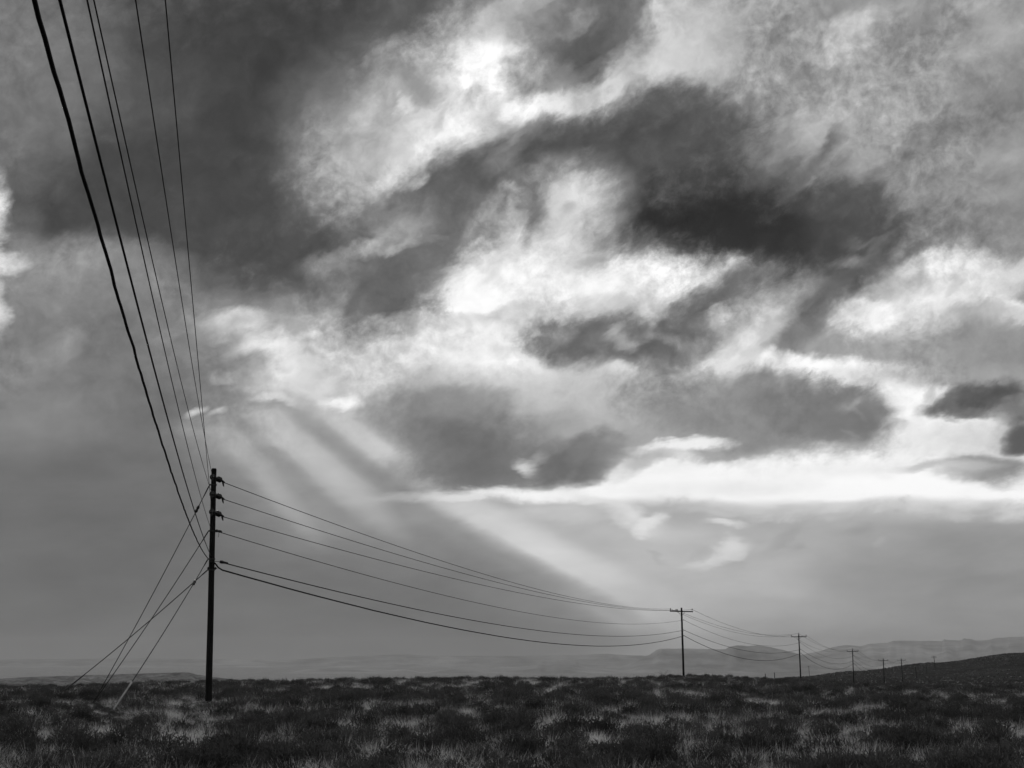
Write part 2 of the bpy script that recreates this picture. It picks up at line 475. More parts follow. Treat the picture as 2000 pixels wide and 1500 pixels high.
U0 = M('MULTIPLY', az, UNIT)
UC = [-14.5, -6.6, -3.3, 0.0, 3.3, 6.6, 14.5]
VC = [2.6, 4.8, 7.0, 9.4]
cols = []
UE = [-BIG] + UC + [BIG]
VE = [-BIG] + VC + [BIG]
parts = []
for ui in range(len(UE) - 1):
    def col(ui=ui):
        if ui in (0, len(UE) - 2):
            return sector(UE[ui], UE[ui + 1], -BIG, BIG)
        return choose(V0, VC, [(lambda vi=vi: sector(UE[ui], UE[ui + 1], VE[vi], VE[vi + 1])) for vi in range(len(VE) - 1)])
    parts.append(col)
sky_shader = choose(U0, UC, parts)
out = N('ShaderNodeOutputWorld')
wl.new(sky_shader, out.inputs[0])


# ------------------------------------------------------------------ helpers
def tag(o, label=None, cat=None, group=None, kind=None):
    if label: o['label'] = label
    if cat: o['category'] = cat
    if group: o['group'] = group
    if kind: o['kind'] = kind
    return o


class MB:
    def __init__(self):
        self.v, self.f = [], []

    def tube(self, pts, radii, n=8, cap=True):
        pts = [Vector(p) for p in pts]
        if not hasattr(radii, '__len__'):
            radii = [radii] * len(pts)
        b = len(self.v)
        for i, p in enumerate(pts):
            t = (pts[min(i + 1, len(pts) - 1)] - pts[max(i - 1, 0)]).normalized()
            ref = Vector((0, 0, 1)) if abs(t.z) < 0.9 else Vector((1, 0, 0))
            x = t.cross(ref).normalized()
            y = t.cross(x).normalized()
            for k in range(n):
                a = 2 * math.pi * k / n
                self.v.append(p + (x * math.cos(a) + y * math.sin(a)) * radii[i])
        for i in range(len(pts) - 1):
            for k in range(n):
                a = b + i * n + k
                c = b + i * n + (k + 1) % n
                self.f.append((a, c, c + n, a + n))
        if cap:
            self.f.append(tuple(b + k for k in range(n))[::-1])
            self.f.append(tuple(b + (len(pts) - 1) * n + k for k in range(n)))
        return self

    def lathe(self, base, axis, prof, n=14):
        axis = Vector(axis).normalized()
        base = Vector(base)
        ref = Vector((0, 0, 1)) if abs(axis.z) < 0.9 else Vector((1, 0, 0))
        x = axis.cross(ref).normalized()
        y = axis.cross(x).normalized()
        b = len(self.v)
        for h, r in prof:
            for k in range(n):
                a = 2 * math.pi * k / n
                self.v.append(base + axis * h + (x * math.cos(a) + y * math.sin(a)) * max(r, 1e-4))
        for i in range(len(prof) - 1):
            for k in range(n):
                a = b + i * n + k
                c = b + i * n + (k + 1) % n
                self.f.append((a, c, c + n, a + n))
        return self

    def box(self, c, sx, sy, sz, mat=None):
        """chamfered bar"""
        ch = min(sx, sy, sz) * 0.12
        mat = mat or Matrix()
        b = len(self.v)
        hx, hy, hz = sx / 2, sy / 2, sz / 2
        ring = [(-hx, -hy + ch, -hz), (-hx, hy - ch, -hz)]
        prof = [(-hy + ch, -hz), (hy - ch, -hz), (hy, -hz + ch), (hy, hz - ch), (hy - ch, hz), (-hy + ch, hz), (-hy, hz - ch), (-hy, -hz + ch)]
        for X in (-hx, hx):
            for (Y, Z) in prof:
                self.v.append(Vector(c) + mat @ Vector((X, Y, Z)))
        for k in range(8):
            self.f.append((b + k, b + (k + 1) % 8, b + 8 + (k + 1) % 8, b + 8 + k))
        self.f.append(tuple(b + k for k in range(8))[::-1])
        self.f.append(tuple(b + 8 + k for k in range(8)))
        return self

    def mesh(self, name, mats, smooth=True):
        me = bpy.data.meshes.new(name)
        me.from_pydata([tuple(v) for v in self.v], [], self.f)
        for m in (mats if isinstance(mats, (list, tuple)) else [mats]):
            me.materials.append(m)
        if smooth:
            me.polygons.foreach_set('use_smooth', [True] * len(me.polygons))
        me.update()
        return me

    def build(self, name, mat, parent=None, smooth=True):
        return link(name, self.mesh(name, mat, smooth), parent)


def link(name, data, parent=None):
    o = bpy.data.objects.new(name, data)
    C.objects.link(o)
    if parent is not None:
        o.parent = parent
    return o


def empty(name, loc=(0, 0, 0), rz=0.0):
    o = bpy.data.objects.new(name, None)
    C.objects.link(o)
    o.location = loc
    o.rotation_euler = (0, 0, rz)
    return o


def material(name, base, rough=0.9, noise=None, translucent=0.0, vary=0.0, bump=None, spec=0.2):
    """grey procedural material; noise = list of (scale vector, amount, detail)"""
    m = bpy.data.materials.new(name)
    m.use_nodes = True
    nt = m.node_tree
    nt.nodes.clear()
    o = nt.nodes.new('ShaderNodeOutputMaterial')
    p = nt.nodes.new('ShaderNodeBsdfPrincipled')
    p.inputs['Roughness'].default_value = rough
    p.inputs['Specular IOR Level'].default_value = spec
    val = nt.nodes.new('ShaderNodeValue')
    val.outputs[0].default_value = base
    cur = val.outputs[0]
    tcn = nt.nodes.new('ShaderNodeTexCoord')
    last = None
    for sc, amt, det in (noise or []):
        mp = nt.nodes.new('ShaderNodeMapping')
        mp.inputs[3].default_value = sc
        nt.links.new(tcn.outputs['Object'], mp.inputs[0])
        nn = nt.nodes.new('ShaderNodeTexNoise')
        nn.inputs['Scale'].default_value = 1.0
        nn.inputs['Detail'].default_value = det
        nn.inputs['Roughness'].default_value = 0.6
        nt.links.new(mp.outputs[0], nn.inputs['Vector'])
        mr = nt.nodes.new('ShaderNodeMapRange')
        mr.inputs[1].default_value = 0.3
        mr.inputs[2].default_value = 0.7
        mr.inputs[3].default_value = 1.0 - amt
        mr.inputs[4].default_value = 1.0 + amt
        nt.links.new(nn.outputs[0], mr.inputs[0])
        mu = nt.nodes.new('ShaderNodeMath')
        mu.operation = 'MULTIPLY'
        nt.links.new(cur, mu.inputs[0])
        nt.links.new(mr.outputs[0], mu.inputs[1])
        cur = mu.outputs[0]
        last = nn
    if vary:
        oi = nt.nodes.new('ShaderNodeObjectInfo')
        mr = nt.nodes.new('ShaderNodeMapRange')
        mr.inputs[3].default_value = 1.0 - vary
        mr.inputs[4].default_value = 1.0 + vary
        nt.links.new(oi.outputs['Random'], mr.inputs[0])
        mu = nt.nodes.new('ShaderNodeMath')
        mu.operation = 'MULTIPLY'
        nt.links.new(cur, mu.inputs[0])
        nt.links.new(mr.outputs[0], mu.inputs[1])
        cur = mu.outputs[0]
    nt.links.new(cur, p.inputs['Base Color'])
    if bump and last:
        bn = nt.nodes.new('ShaderNodeBump')
        bn.inputs['Strength'].default_value = bump[0]
        bn.inputs['Distance'].default_value = bump[1]
        nt.links.new(last.outputs[0], bn.inputs['Height'])
        nt.links.new(bn.outputs[0], p.inputs['Normal'])
    sh = p.outputs[0]
    if translucent:
        tr = nt.nodes.new('ShaderNodeBsdfTranslucent')
        nt.links.new(cur, tr.inputs[0])
        mx = nt.nodes.new('ShaderNodeMixShader')
        mx.inputs[0].default_value = translucent
        nt.links.new(p.outputs[0], mx.inputs[1])
        nt.links.new(tr.outputs[0], mx.inputs[2])
        sh = mx.outputs[0]
    nt.links.new(sh, o.inputs[0])
    return m


MT = {
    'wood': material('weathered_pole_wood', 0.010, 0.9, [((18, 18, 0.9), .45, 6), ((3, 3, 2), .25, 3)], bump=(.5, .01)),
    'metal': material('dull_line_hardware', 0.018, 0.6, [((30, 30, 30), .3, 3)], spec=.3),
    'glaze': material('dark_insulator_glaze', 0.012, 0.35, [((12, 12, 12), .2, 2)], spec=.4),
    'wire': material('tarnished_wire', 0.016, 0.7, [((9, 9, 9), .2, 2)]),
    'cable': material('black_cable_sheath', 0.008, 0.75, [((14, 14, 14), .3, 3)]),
    'guard': material('galvanised_guy_guard', 0.30, 0.55, [((9, 9, 9), .2, 3)], spec=.4),
    'guard_dark': material('dull_guy_guard', 0.11, 0.7, [((9, 9, 9), .2, 3)]),
    'post': material('grey_post_wood', 0.05, 0.9, [((20, 20, 2), .4, 4)]),
    'sage': material('sagebrush_leaf', 0.07, 0.9, [((6, 6, 6), .35, 3)], translucent=.25, vary=.35),
    'stem': material('sagebrush_stem', 0.07, 0.95, [((25, 25, 25), .4, 3)], vary=.2),
    'grass': material('dry_grass', 0.50, 0.8, [((5, 5, 5), .3, 3)], translucent=.45, vary=.6),
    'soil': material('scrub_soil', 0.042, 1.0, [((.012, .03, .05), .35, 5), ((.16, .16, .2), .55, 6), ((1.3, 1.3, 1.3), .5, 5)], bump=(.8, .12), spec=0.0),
    'pale': material('pale_hill_soil', 0.19, 1.0, [((.01, .01, .03), .25, 4), ((.06, .06, .1), .55, 6), ((.25, .25, .4), .4, 4)], bump=(.6, .5), spec=0.0),
    'rock': material('mesa_rock', 0.42, 1.0, [((.0012, .0012, .006), .35, 6), ((.004, .004, .02), .35, 5)], bump=(.8, 12), spec=0.0),
}

# soil colour brightens with distance: the far valley's pale haze painted into it
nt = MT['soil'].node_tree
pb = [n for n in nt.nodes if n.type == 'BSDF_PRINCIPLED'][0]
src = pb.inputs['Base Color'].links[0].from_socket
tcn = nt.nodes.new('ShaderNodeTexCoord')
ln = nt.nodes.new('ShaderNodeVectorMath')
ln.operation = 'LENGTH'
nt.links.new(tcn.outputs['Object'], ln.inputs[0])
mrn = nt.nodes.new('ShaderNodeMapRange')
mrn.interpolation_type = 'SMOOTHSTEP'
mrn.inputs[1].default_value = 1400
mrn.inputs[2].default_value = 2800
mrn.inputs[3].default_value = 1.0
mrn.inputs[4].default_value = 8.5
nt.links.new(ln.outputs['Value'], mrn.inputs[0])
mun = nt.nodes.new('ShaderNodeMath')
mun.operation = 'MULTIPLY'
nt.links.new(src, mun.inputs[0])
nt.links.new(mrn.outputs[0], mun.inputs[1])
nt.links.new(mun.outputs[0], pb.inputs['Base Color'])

# ------------------------------------------------------------------ terrain
COLX = np.array([-1400, 0, 400, 1000, 1335, 1560, 1665, 1825, 2000, 2300, 3400], float)
COLA = np.array([math.atan((x - 1000) * math.hypot(1, 0) / (FPX * (CP + SP * 540 / FPX))) for x in COLX])
DIST = np.array([0, 20, 53, 80, 112, 176, 255, 345, 450, 600, 760, 900, 1300, 2500, 5000, 16000], float)
ZT = np.array([
    [0, 0, .05, -.15, -.5, -1.9, -3.8, -6.5, -10, -15, -20, -24, -32, -58, -60, -60],
    [0, 0, .08, -.08, -.42, -1.8, -3.7, -6.5, -10, -15, -20, -24, -32, -58, -60, -60],
    [0, 0, .18, .06, -.22, -1.4, -3.4, -6.5, -10, -15, -20, -24, -32, -58, -60, -60],
    [0, 0, .15, .12, .02, -.9, -3.0, -6, -10, -15, -20, -24, -32, -58, -60, -60],
    [0, 0, .10, .06, -.02, -.35, -2.2, -5, -9, -14, -18, -22, -32, -58, -60, -60],
    [0, 0, .03, -.05, -.2, -.8, -1.9, -3.6, -5.4, -7.6, -8.4, -8.0, -13, -45, -60, -60],
    [0, 0, -.02, -.12, -.4, -1.3, -2.7, -4.1, -5.0, -6.6, -6.0, -4.4, -10, -40, -60, -60],
    [0, 0, -.05, -.2, -.5, -1.5, -3.0, -4.2, -5.1, -6.0, -4.4, 1.2, -4, -40, -60, -60],
    [0, 0, -.05, -.2, -.5, -1.6, -3.1, -4.3, -5.0, -5.2, -1.5, 7.2, 3, -36, -60, -60],
    [0, 0, -.05, -.2, -.5, -1.6, -3.1, -4.3, -4.8, -4.2, 2, 12, 9, -30, -60, -60],
    [0, 0, -.05, -.2, -.5, -1.6, -3.1, -4.3, -4.6, -3.5, 5, 15, 12, -30, -60, -60],
])
LD = np.log(DIST + 15.0)
_lg = np.linspace(LD[0], LD[-1], 1200)


def _smooth_row(row):
    y = np.interp(_lg, LD, row)
    k = 41
    yp = np.pad(y, k // 2, mode='edge')
    return np.convolve(yp, np.ones(k) / k, 'valid')


_rows = np.array([_smooth_row(r) for r in ZT])


def ground_z(x, y, fine=True):
    d = math.hypot(x, y)
    a = math.atan2(x, y)
    a = min(max(a, COLA[0]), COLA[-1])
    i = int(np.searchsorted(COLA, a) - 1)
    i = min(max(i, 0), len(COLA) - 2)
    t = (a - COLA[i]) / (COLA[i + 1] - COLA[i])
    t = t * t * (3 - 2 * t)
    l = min(math.log(d + 15.0), LD[-1])
    q = (l - _lg[0]) / (_lg[1] - _lg[0])
    j = min(int(q), 1198)
    s = q - j
    r0 = _rows[i, j] * (1 - s) + _rows[i, j + 1] * s
    r1 = _rows[i + 1, j] * (1 - s) + _rows[i + 1, j + 1] * s
    z = r0 * (1 - t) + r1 * t
    if fine:
        z += 0.09 * mnoise.noise(Vector((x * .16, y * .16, 3.1))) * min(1, d / 30)
        z += 0.22 * mnoise.noise(Vector((x * .035, y * .035, 9.7))) * min(1, d / 120)
        if d > 300:
            z += min(1, (d - 300) / 600) * 0.9 * mnoise.noise(Vector((x * .008, y * .008, 5.7)))
    return z


def hit_ground(x, y, y0=25.0, y1=400.0):
    Y = y0
    while Y < y1:
        p = at(x, y, Y)
        if p.z < ground_z(p.x, p.y):
            return p
        Y += 0.1
    return at(x, y, y1)


radii = np.concatenate([[0.0], np.geomspace(2, 15500, 210)])
azs = np.concatenate([np.linspace(-180, -32, 40)[:-1], np.linspace(-32, 32, 180), np.linspace(32, 180, 40)[1:-1]])
verts, faces = [], []
for r in radii:
    for a in azs:
        x, y = r * math.sin(math.radians(a)), r * math.cos(math.radians(a))
        verts.append((x, y, ground_z(x, y)))
na = len(azs)
for i in range(len(radii) - 1):
    for k in range(na):
        k2 = (k + 1) % na
        faces.append((i * na + k, (i + 1) * na + k, (i + 1) * na + k2, i * na + k2))
me = bpy.data.meshes.new('ground')
me.from_pydata(verts, [], faces)
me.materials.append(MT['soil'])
me.polygons.foreach_set('use_smooth', [True] * len(faces))
ground = tag(link('ground', me), 'dark scrub-covered plain rising to a low slope at the side', kind='structure')


def ridge(name, label, prof, Y, mat, base, step=4, jag=0.0, depth=(.93, .965, .985, 1.0, 1.03, 1.09), frac=(0, .5, .78, 1, .98, 0)):
    """a real landform: toe, talus, cliff, rim, plateau and back slope along a profile at distance Y"""
    px = [p[0] for p in prof]
    py = [p[1] for p in prof]
    V, F = [], []
    xs = np.arange(px[0], px[-1] + 1, step)
    for i, x in enumerate(xs):
        yy = float(np.interp(x, px, py)) + jag * (mnoise.noise(Vector((x * .09, Y * .01, 0))) + .5 * mnoise.noise(Vector((x * .31, Y * .01, 4))))
        top = at(x, yy, Y)
        h = max(top.z - base, .5)
        for r in range(6):
            k = depth[r]
            if r in (1, 2):
                k -= .012 * mnoise.noise(Vector((x * .05, r, Y * .01)))
            fr = frac[r] + (.10 * mnoise.noise(Vector((x * .07, r * 3.3, Y * .02))) if r in (1, 2) else 0)
            V.append((top.x * k, Y * k, base + h * fr - (4 if frac[r] == 0 else 0)))
    n = len(xs)
    for i in range(n - 1):
        for r in range(5):
            F.append((i * 6 + r, (i + 1) * 6 + r, (i + 1) * 6 + r + 1, i * 6 + r + 1))
    F.append(tuple(range(6)))
    F.append(tuple((n - 1) * 6 + r for r in range(6))[::-1])
    m = bpy.data.meshes.new(name)
    m.from_pydata(V, [], F)
    m.materials.append(mat)
    m.polygons.foreach_set('use_smooth', [True] * len(m.polygons))
    return tag(link(name, m), label, kind='structure')


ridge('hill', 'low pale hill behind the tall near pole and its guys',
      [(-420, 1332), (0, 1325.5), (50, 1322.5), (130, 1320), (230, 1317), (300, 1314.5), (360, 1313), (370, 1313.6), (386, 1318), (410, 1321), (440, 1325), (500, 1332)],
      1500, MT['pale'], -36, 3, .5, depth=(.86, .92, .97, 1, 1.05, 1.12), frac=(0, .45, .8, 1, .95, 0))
ridge('far_ridge', 'long faint ridge along the hazy horizon',
      [(-900, 1290), (0, 1288), (200, 1286.5), (290, 1285), (350, 1287), (400, 1287), (504, 1287), (525, 1291), (600, 1286.5), (700, 1281), (770, 1278.5), (800, 1278), (830, 1281),
       (1000, 1281), (1120, 1279.5), (1185, 1276.5), (1230, 1280), (1300, 1281), (1500, 1280), (1700, 1276), (2600, 1270)],
      14000, MT['rock'], -60, 5, .5)
ridge('mountain', 'hazy mountain crest with small knobs beyond the sloping hill',
      [(1480, 1296), (1560, 1280), (1600, 1272), (1615, 1267), (1640, 1261), (1660, 1260), (1680, 1262), (1700, 1257), (1725, 1256), (1735, 1255), (1745, 1251), (1760, 1251),
       (1840, 1252), (1844, 1248), (1850, 1250), (1878, 1251), (1882, 1247), (1898, 1248), (1904, 1251), (1930, 1250), (1945, 1246), (2000, 1243), (2200, 1240), (2700, 1236)],
      11500, MT['rock'], -60, 3, .7, depth=(.86, .92, .965, 1, 1.02, 1.1))
ridge('mesa', 'hazy flat-topped mesa behind the first crossarm pole',
      [(1195, 1310), (1230, 1297), (1250, 1287), (1270, 1278), (1283, 1269), (1290, 1267), (1340, 1266.5), (1400, 1268), (1418, 1268), (1422, 1264), (1440, 1260), (1460, 1262),
       (1480, 1260), (1505, 1264), (1535, 1271), (1570, 1280), (1600, 1290), (1660, 1306)],
      8500, MT['rock'], -60, 3, .5)
ridge('mesa', 'small flat butte low on the horizon, its top a short level line',
      [(540, 1316), (600, 1307), (650, 1303.5), (700, 1304), (740, 1308), (765, 1309), (785, 1307), (800, 1309), (830, 1315), (880, 1306), (960, 1303.5), (1017, 1302), (1047, 1299), (1056, 1291.5),
       (1090, 1291), (1125, 1292), (1140, 1300), (1152, 1304), (1200, 1308), (1280, 1316)],
      7600, MT['rock'], -60, 3, .5)
ridge('hill', 'low hazy swell at the foot of the flat-topped mesa',
      [(1300, 1317), (1338, 1304.5), (1380, 1306), (1430, 1311), (1500, 1313), (1580, 1309), (1660, 1304), (1740, 1300), (1900, 1296)],
      5600, MT['rock'], -60, 4, .4)

# ------------------------------------------------------------------ haze: the real air
hb = MB()
X0, X1, Y0h, Y1h, Z0, Z1 = -16500, 16500, -16500, 16500, -95, 250
hv = [(x, y, z) for x in (X0, X1) for y in (Y0h, Y1h) for z in (Z0, Z1)]
hm = bpy.data.meshes.new('haze')
hm.from_pydata(hv, [], [(0, 1, 3, 2), (4, 6, 7, 5), (0, 4, 5, 1), (2, 3, 7, 6), (0, 2, 6, 4), (1, 5, 7, 3)])
hmat = bpy.data.materials.new('haze_air')
hmat.use_nodes = True
hmat.node_tree.nodes.clear()
ho = hmat.node_tree.nodes.new('ShaderNodeOutputMaterial')
pv = hmat.node_tree.nodes.new('ShaderNodeVolumePrincipled')
pv.inputs['Color'].default_value = (.72, .72, .72, 1)
pv.inputs['Density'].default_value = 0.74e-4
pv.inputs['Anisotropy'].default_value = 0.0
hmat.node_tree.links.new(pv.outputs[0], ho.inputs['Volume'])
hm.materials.append(hmat)
tag(link('haze', hm), 'pale haze lying over the plain and far mesas', kind='stuff')


# ------------------------------------------------------------------ utility poles
def shaft(parent, base, top, r0, r1, name='shaft'):   # tapered trunk with a slight natural bend
    n = 9
    base, top = Vector(base), Vector(top)
    pts = [base + (top - base) * (i / n) for i in range(n + 1)]
    for i, p in enumerate(pts[1:-1], 1):
        p += Vector((mnoise.noise(Vector((base.x, i * .7, 1))), mnoise.noise(Vector((base.y, i * .7, 5))), 0)) * .012
    rr = [r0 + (r1 - r0) * (i / n) for i in range(n + 1)]
    m = MB()
    m.tube(pts, rr, 14, cap=False)
    tip = top + (top - base).normalized() * .03
    m.tube([top, tip], [r1, r1 * .82], 14)
    return m.build(name, MT['wood'], parent)


PIN = [(0, .012), (.10, .012), (.10, .03), (.12, .062), (.135, .066), (.15, .05), (.165, .034), (.18, .042), (.20, .043), (.22, .03), (.228, .0)]
PIN = [(h * 1.25, r * 1.5) for h, r in PIN]


def crossarm_pole(base, top, arm_len, line_dir, label, group, arms=1, top_pin=True, detail=True, tilt=0.0, attach=(1.38, 2.55, 3.2)):
    base, top = Vector(base), Vector(top)
    root = empty('utility_pole', base)
    tag(root, label, 'utility pole', group)
    H = top - base
    k_ = 1.0 if detail else 1.3
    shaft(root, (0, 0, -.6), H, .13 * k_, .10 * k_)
    ld = Vector((line_dir[0], line_dir[1], 0)).normalized()
    perp = Vector((ld.y, -ld.x, 0))
    pts = {}
    for k in range(arms):
        ac = H - Vector((0, 0, .40 + .62 * k)) - ld * .14
        rot = Matrix((perp, ld, Vector((0, 0, 1)))).transposed() @ Matrix.Rotation(-tilt, 3, 'Y')
        mb = MB()
        mb.box((0, 0, 0), arm_len, .10, .125, rot)
        arm = mb.build('crossarm', MT['wood'], root, smooth=False)
        arm.location = ac
        ax = rot @ Vector((1, 0, 0))
        offs = (-.94, .94) if arms == 1 else (-.92, -.45, .45, .92)
        for s in offs:
            ip = ax * (s * arm_len / 2) + Vector((0, 0, .06))
            o = MB().lathe((0, 0, 0), (0, 0, 1), PIN, 10).build('insulator', MT['glaze'], arm)
            o.location = ip
            if k == 0:
                pts[s] = base + ac + ip + Vector((0, 0, .20))
        if detail:
            for s in (-1, 1):
                b0 = ac + ax * (s * .36 * arm_len / 2.5) + Vector((0, 0, -.05)) + ld * .055
                b1 = ac + Vector((0, 0, -.52)) + ld * .06 + perp * s * .05
                MB().tube([b0, b1], .016, 6).build('brace', MT['metal'], root)
    if arms == 1 and not top_pin:
        pts['top'] = base + H - perp * .62 + Vector((0, 0, -.24))
    elif arms == 1:
        o = MB().lathe((0, 0, 0), (0, 0, 1), PIN, 10).build('insulator', MT['glaze'], root)
        ip = H - Vector((0, 0, -.02)) if not detail else H + Vector((0, 0, .0))
        o.location = ip
        pts['top'] = base + ip + Vector((0, 0, .20))
    hw = []
    for q in attach:
        p = H - Vector((0, 0, q)) + perp * .0
        d = perp * .10 + ld * -.02
        mb = MB()
        mb.tube([p, p + perp * .22], .018, 6)
        mb.lathe(p + perp * .17, perp, [(0, .02), (.01, .05), (.04, .055), (.05, .038), (.07, .05), (.09, .052), (.10, .02)], 8)
        mb.build('bracket', MT['metal'], root)
        hw.append(base + p + perp * .22)
    pts['side'] = hw
    return root, pts


def g_at(x, y, Y):
    p = at(x, y, Y)
    p.z = ground_z(p.x, p.y)
    return p


P1Y, P2Y, P3Y = 53.0, 170.0, 255.0
p1_top = at(418, 916.5, P1Y)
p1_base = at(408, 1368, P1Y)
p1_base.z = ground_z(p1_base.x, p1_base.y)
spec = [   # base x, top x, top y, distance
    (1335.5, 1331, 1187.5, P2Y), (1564, 1560, 1239.2, P3Y), (1667, 1665, 1268.8, 345), (1727, 1725, 1287.3, 440),
    (1762.5, 1760.2, 1287.4, 525), (1790.5, 1788, 1303, 610), (1811, 1809.5, 1302, 690)]
lab = ['utility pole with one crossarm, second in the line after the tall near pole',
       'third pole of the line, its single crossarm standing against the far mountain haze',
       'fourth pole of the line, foot sunk below the start of the sloping hill',
       'fifth pole of the line, small single crossarm showing just above the hill edge',
       'sixth pole of the line, small crossarm just above the hill edge nearest the double-arm pole',
       'short dim pole seen only against the dark hillside, the nearer of two',
       'short dim pole seen only against the dark hillside below the double-arm pole']
bases, tops = [p1_base], [p1_top]
for bx, tx, ty, Y in spec:
    b = at(bx, 1325, Y)
    b.z = ground_z(b.x, b.y)
    bases.append(b)
    tops.append(at(tx, ty, Y))
poles = []
GRP = 'poles of the receding power line'
for i in range(1, len(bases)):
    d0 = bases[i] - bases[i - 1]
    d1 = bases[min(i + 1, len(bases) - 1)] - bases[min(i + 1, len(bases) - 1) - 1]
    ld = d0.normalized() + d1.normalized()
    poles.append(crossarm_pole(bases[i], tops[i], 2.72 if i < 4 else 2.9, ld, lab[i - 1], GRP, top_pin=i > 1, detail=i < 4, tilt=(-.03 if i == 1 else 0)))
    # the first crossarm pole carries a dead-end insulator on the arm, inboard
    if i == 1:
        r = poles[0][0]
        perp = Vector((ld.y, -ld.x, 0)).normalized()
        q = (tops[1] - bases[1]) - perp * .42 + Vector((0, 0, -.22))
        mb = MB()
        for k in range(2):
            mb.lathe(q + perp * (-.16 * k), -perp, [(0, .03), (.03, .06), (.05, .12), (.07, .125), (.09, .06), (.14, .035), (.16, .03)], 12)
        mb.build('strain_insulator', MT['glaze'], r)
# far poles
b = g_at(1827, 1316, 770)
crossarm_pole(b, at(1824, 1281, 770), 2.4, (0.25, 1), 'far pole with two crossarms poking over the hill crest', GRP, arms=2, detail=False, attach=())
b = g_at(1581, 1320, 1120)
crossarm_pole(b, at(1579.5, 1300.5, 1120), 2.5, (0.2, 1), 'tiny distant crossarm pole rising behind the hill beside the third pole', GRP, detail=False, attach=())

# ------------------------------------------------------------------ the near corner pole
root = empty('utility_pole', p1_base)
tag(root, 'tall near corner pole without crossarm, three bell insulators down one side, held by guys', 'utility pole', GRP)
H1 = p1_top - p1_base
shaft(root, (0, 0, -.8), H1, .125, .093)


def on_p1(py):
    t = (py - 916.5) / (1368 - 916.5)
    p = p1_top + (p1_base - p1_top) * t
    q = at(418 - 10 * t, py, P1Y)
    p.z = q.z
    return p


to2 = (bases[2 - 1] - p1_base)
to2.z = 0
to2.normalize()
PREV = Vector((7.9, -45.0, 0))
toP = (PREV - p1_base)
toP.z = 0
toP.normalize()
right = Vector((1, 0, 0))


def bell_string(start, direction, n=2):
    """eye bolt, clevis, n porcelain bells, and the dead-end clamp with its tail"""
    d = Vector(direction).normalized()
    m = MB()
    m.tube([start, start + d * .22], .014, 6)
    hw_ = m.build('eye_bolt', MT['metal'], root)
    s = start + d * .06
    m = MB()
    for k in range(n):
        m.lathe(s + d * (.13 * k), d, [(0, .02), (.01, .045), (.05, .05), (.06, .085), (.075, .104), (.09, .11), (.10, .10), (.098, .06), (.12, .03), (.13, .02)], 18)
    b_ = m.build('bell_insulator', MT['glaze'], root)
    e = s + d * (.13 * n)
    m = MB()
    m.tube([e, e + d * .10, e + d * .24 + Vector((0, 0, -.02)), e + d * .36 + Vector((0, 0, -.035))], [.03, .045, .04, .018], 8)
    m.tube([e + d * .14, e + d * .20 + Vector((0, 0, -.07)), e + d * .25 + Vector((0, 0, -.15)), e + d * .27 + Vector((0, 0, -.20))], [.022, .034, .03, .008], 7)
    m.build('dead_end_clamp', MT['metal'], root)
    return e + d * .34 + Vector((0, 0, -.035))


def rel(p):
    return p - p1_base


ins_y = [933.5, 966.5, 1001]
ends_out, ends_in = [], []
for py in ins_y:
    c = rel(on_p1(py))
    d = (to2 + right * .06 + Vector((0, 0, -.10))).normalized()
    ends_out.append(bell_string(c + right * .055 + to2 * .07, d) + p1_base)
    d = (toP + Vector((0, 0, -.04))).normalized()
    ends_in.append(bell_string(c + toP * .10 - right * .035, d) + p1_base)
# neutral and cable hardware
m = MB()
c = rel(on_p1(1036.5))
m.tube([c - right * .16, c + right * .20], .016, 6)
m.lathe(c + right * .10, (right + to2 * .6 + Vector((0, 0, -.15))), [(0, .03), (.02, .055), (.08, .055), (.10, .035), (.14, .05), (.22, .045), (.26, .012)], 10)
m.build('neutral_bracket', MT['metal'], root)
neutral_out = on_p1(1039) + right * .22 + to2 * .1
m = MB()
c = rel(on_p1(1096))
m.tube([c, c + right * .13 + to2 * .3], .012, 6)
m.lathe(c + right * .15 + to2 * .3, (right + to2 * 1.6 + Vector((0, 0, -.22))), [(0, .015), (.03, .055), (.12, .06), (.20, .045), (.36, .034), (.38, .02)], 10)
m.build('cable_clamp', MT['metal'], root)
cab5_out = on_p1(1097) + right * .19 + to2 * .38
m = MB()
c = rel(on_p1(1110))
m.tube([c - right * .17, c + right * .19], .02, 6)
m.box(c + right * .135, .03, .12, .10)
m.box(c - right * .13, .03, .12, .10)
m.build('through_bolt', MT['metal'], root)
# the thick cable sweeps round the pole and leaves on the far side
thick_end = on_p1(1094) + toP * .17 - right * .09
m = MB()
loop = [rel(thick_end), rel(on_p1(1098)) + toP * .19, rel(on_p1(1099)) + toP * .14 + right * .08, rel(on_p1(1103)) + right * .16 + toP * .02,
        rel(on_p1(1108)) + right * .19 + to2 * .1, rel(on_p1(1112.5)) + right * .27 + to2 * .25]
m.tube(loop, .03, 8)
m.build('cable_loop', MT['cable'], root)
cab6_out = loop[-1] + p1_base
# bands holding the guys
for py in (947, 1037, 1092, 1113):
    c = rel(on_p1(py))
    m = MB()
    m.lathe(c - Vector((0, 0, .03)), (0, 0, 1), [(0, .118), (.06, .117)], 14)
    m.box(c - right * .13, .06, .03, .05)
    m.build('guy_band', MT['metal'], root)
# hanging lead at the neutral, ground wire staples
m = MB()
c = rel(on_p1(1038))
m.tube([c + right * .22, c + right * .235 + Vector((0, 0, -.1)), c + right * .22 + Vector((0, 0, -.22))], .008, 5)
m.build('bond_lead', MT['metal'], root)


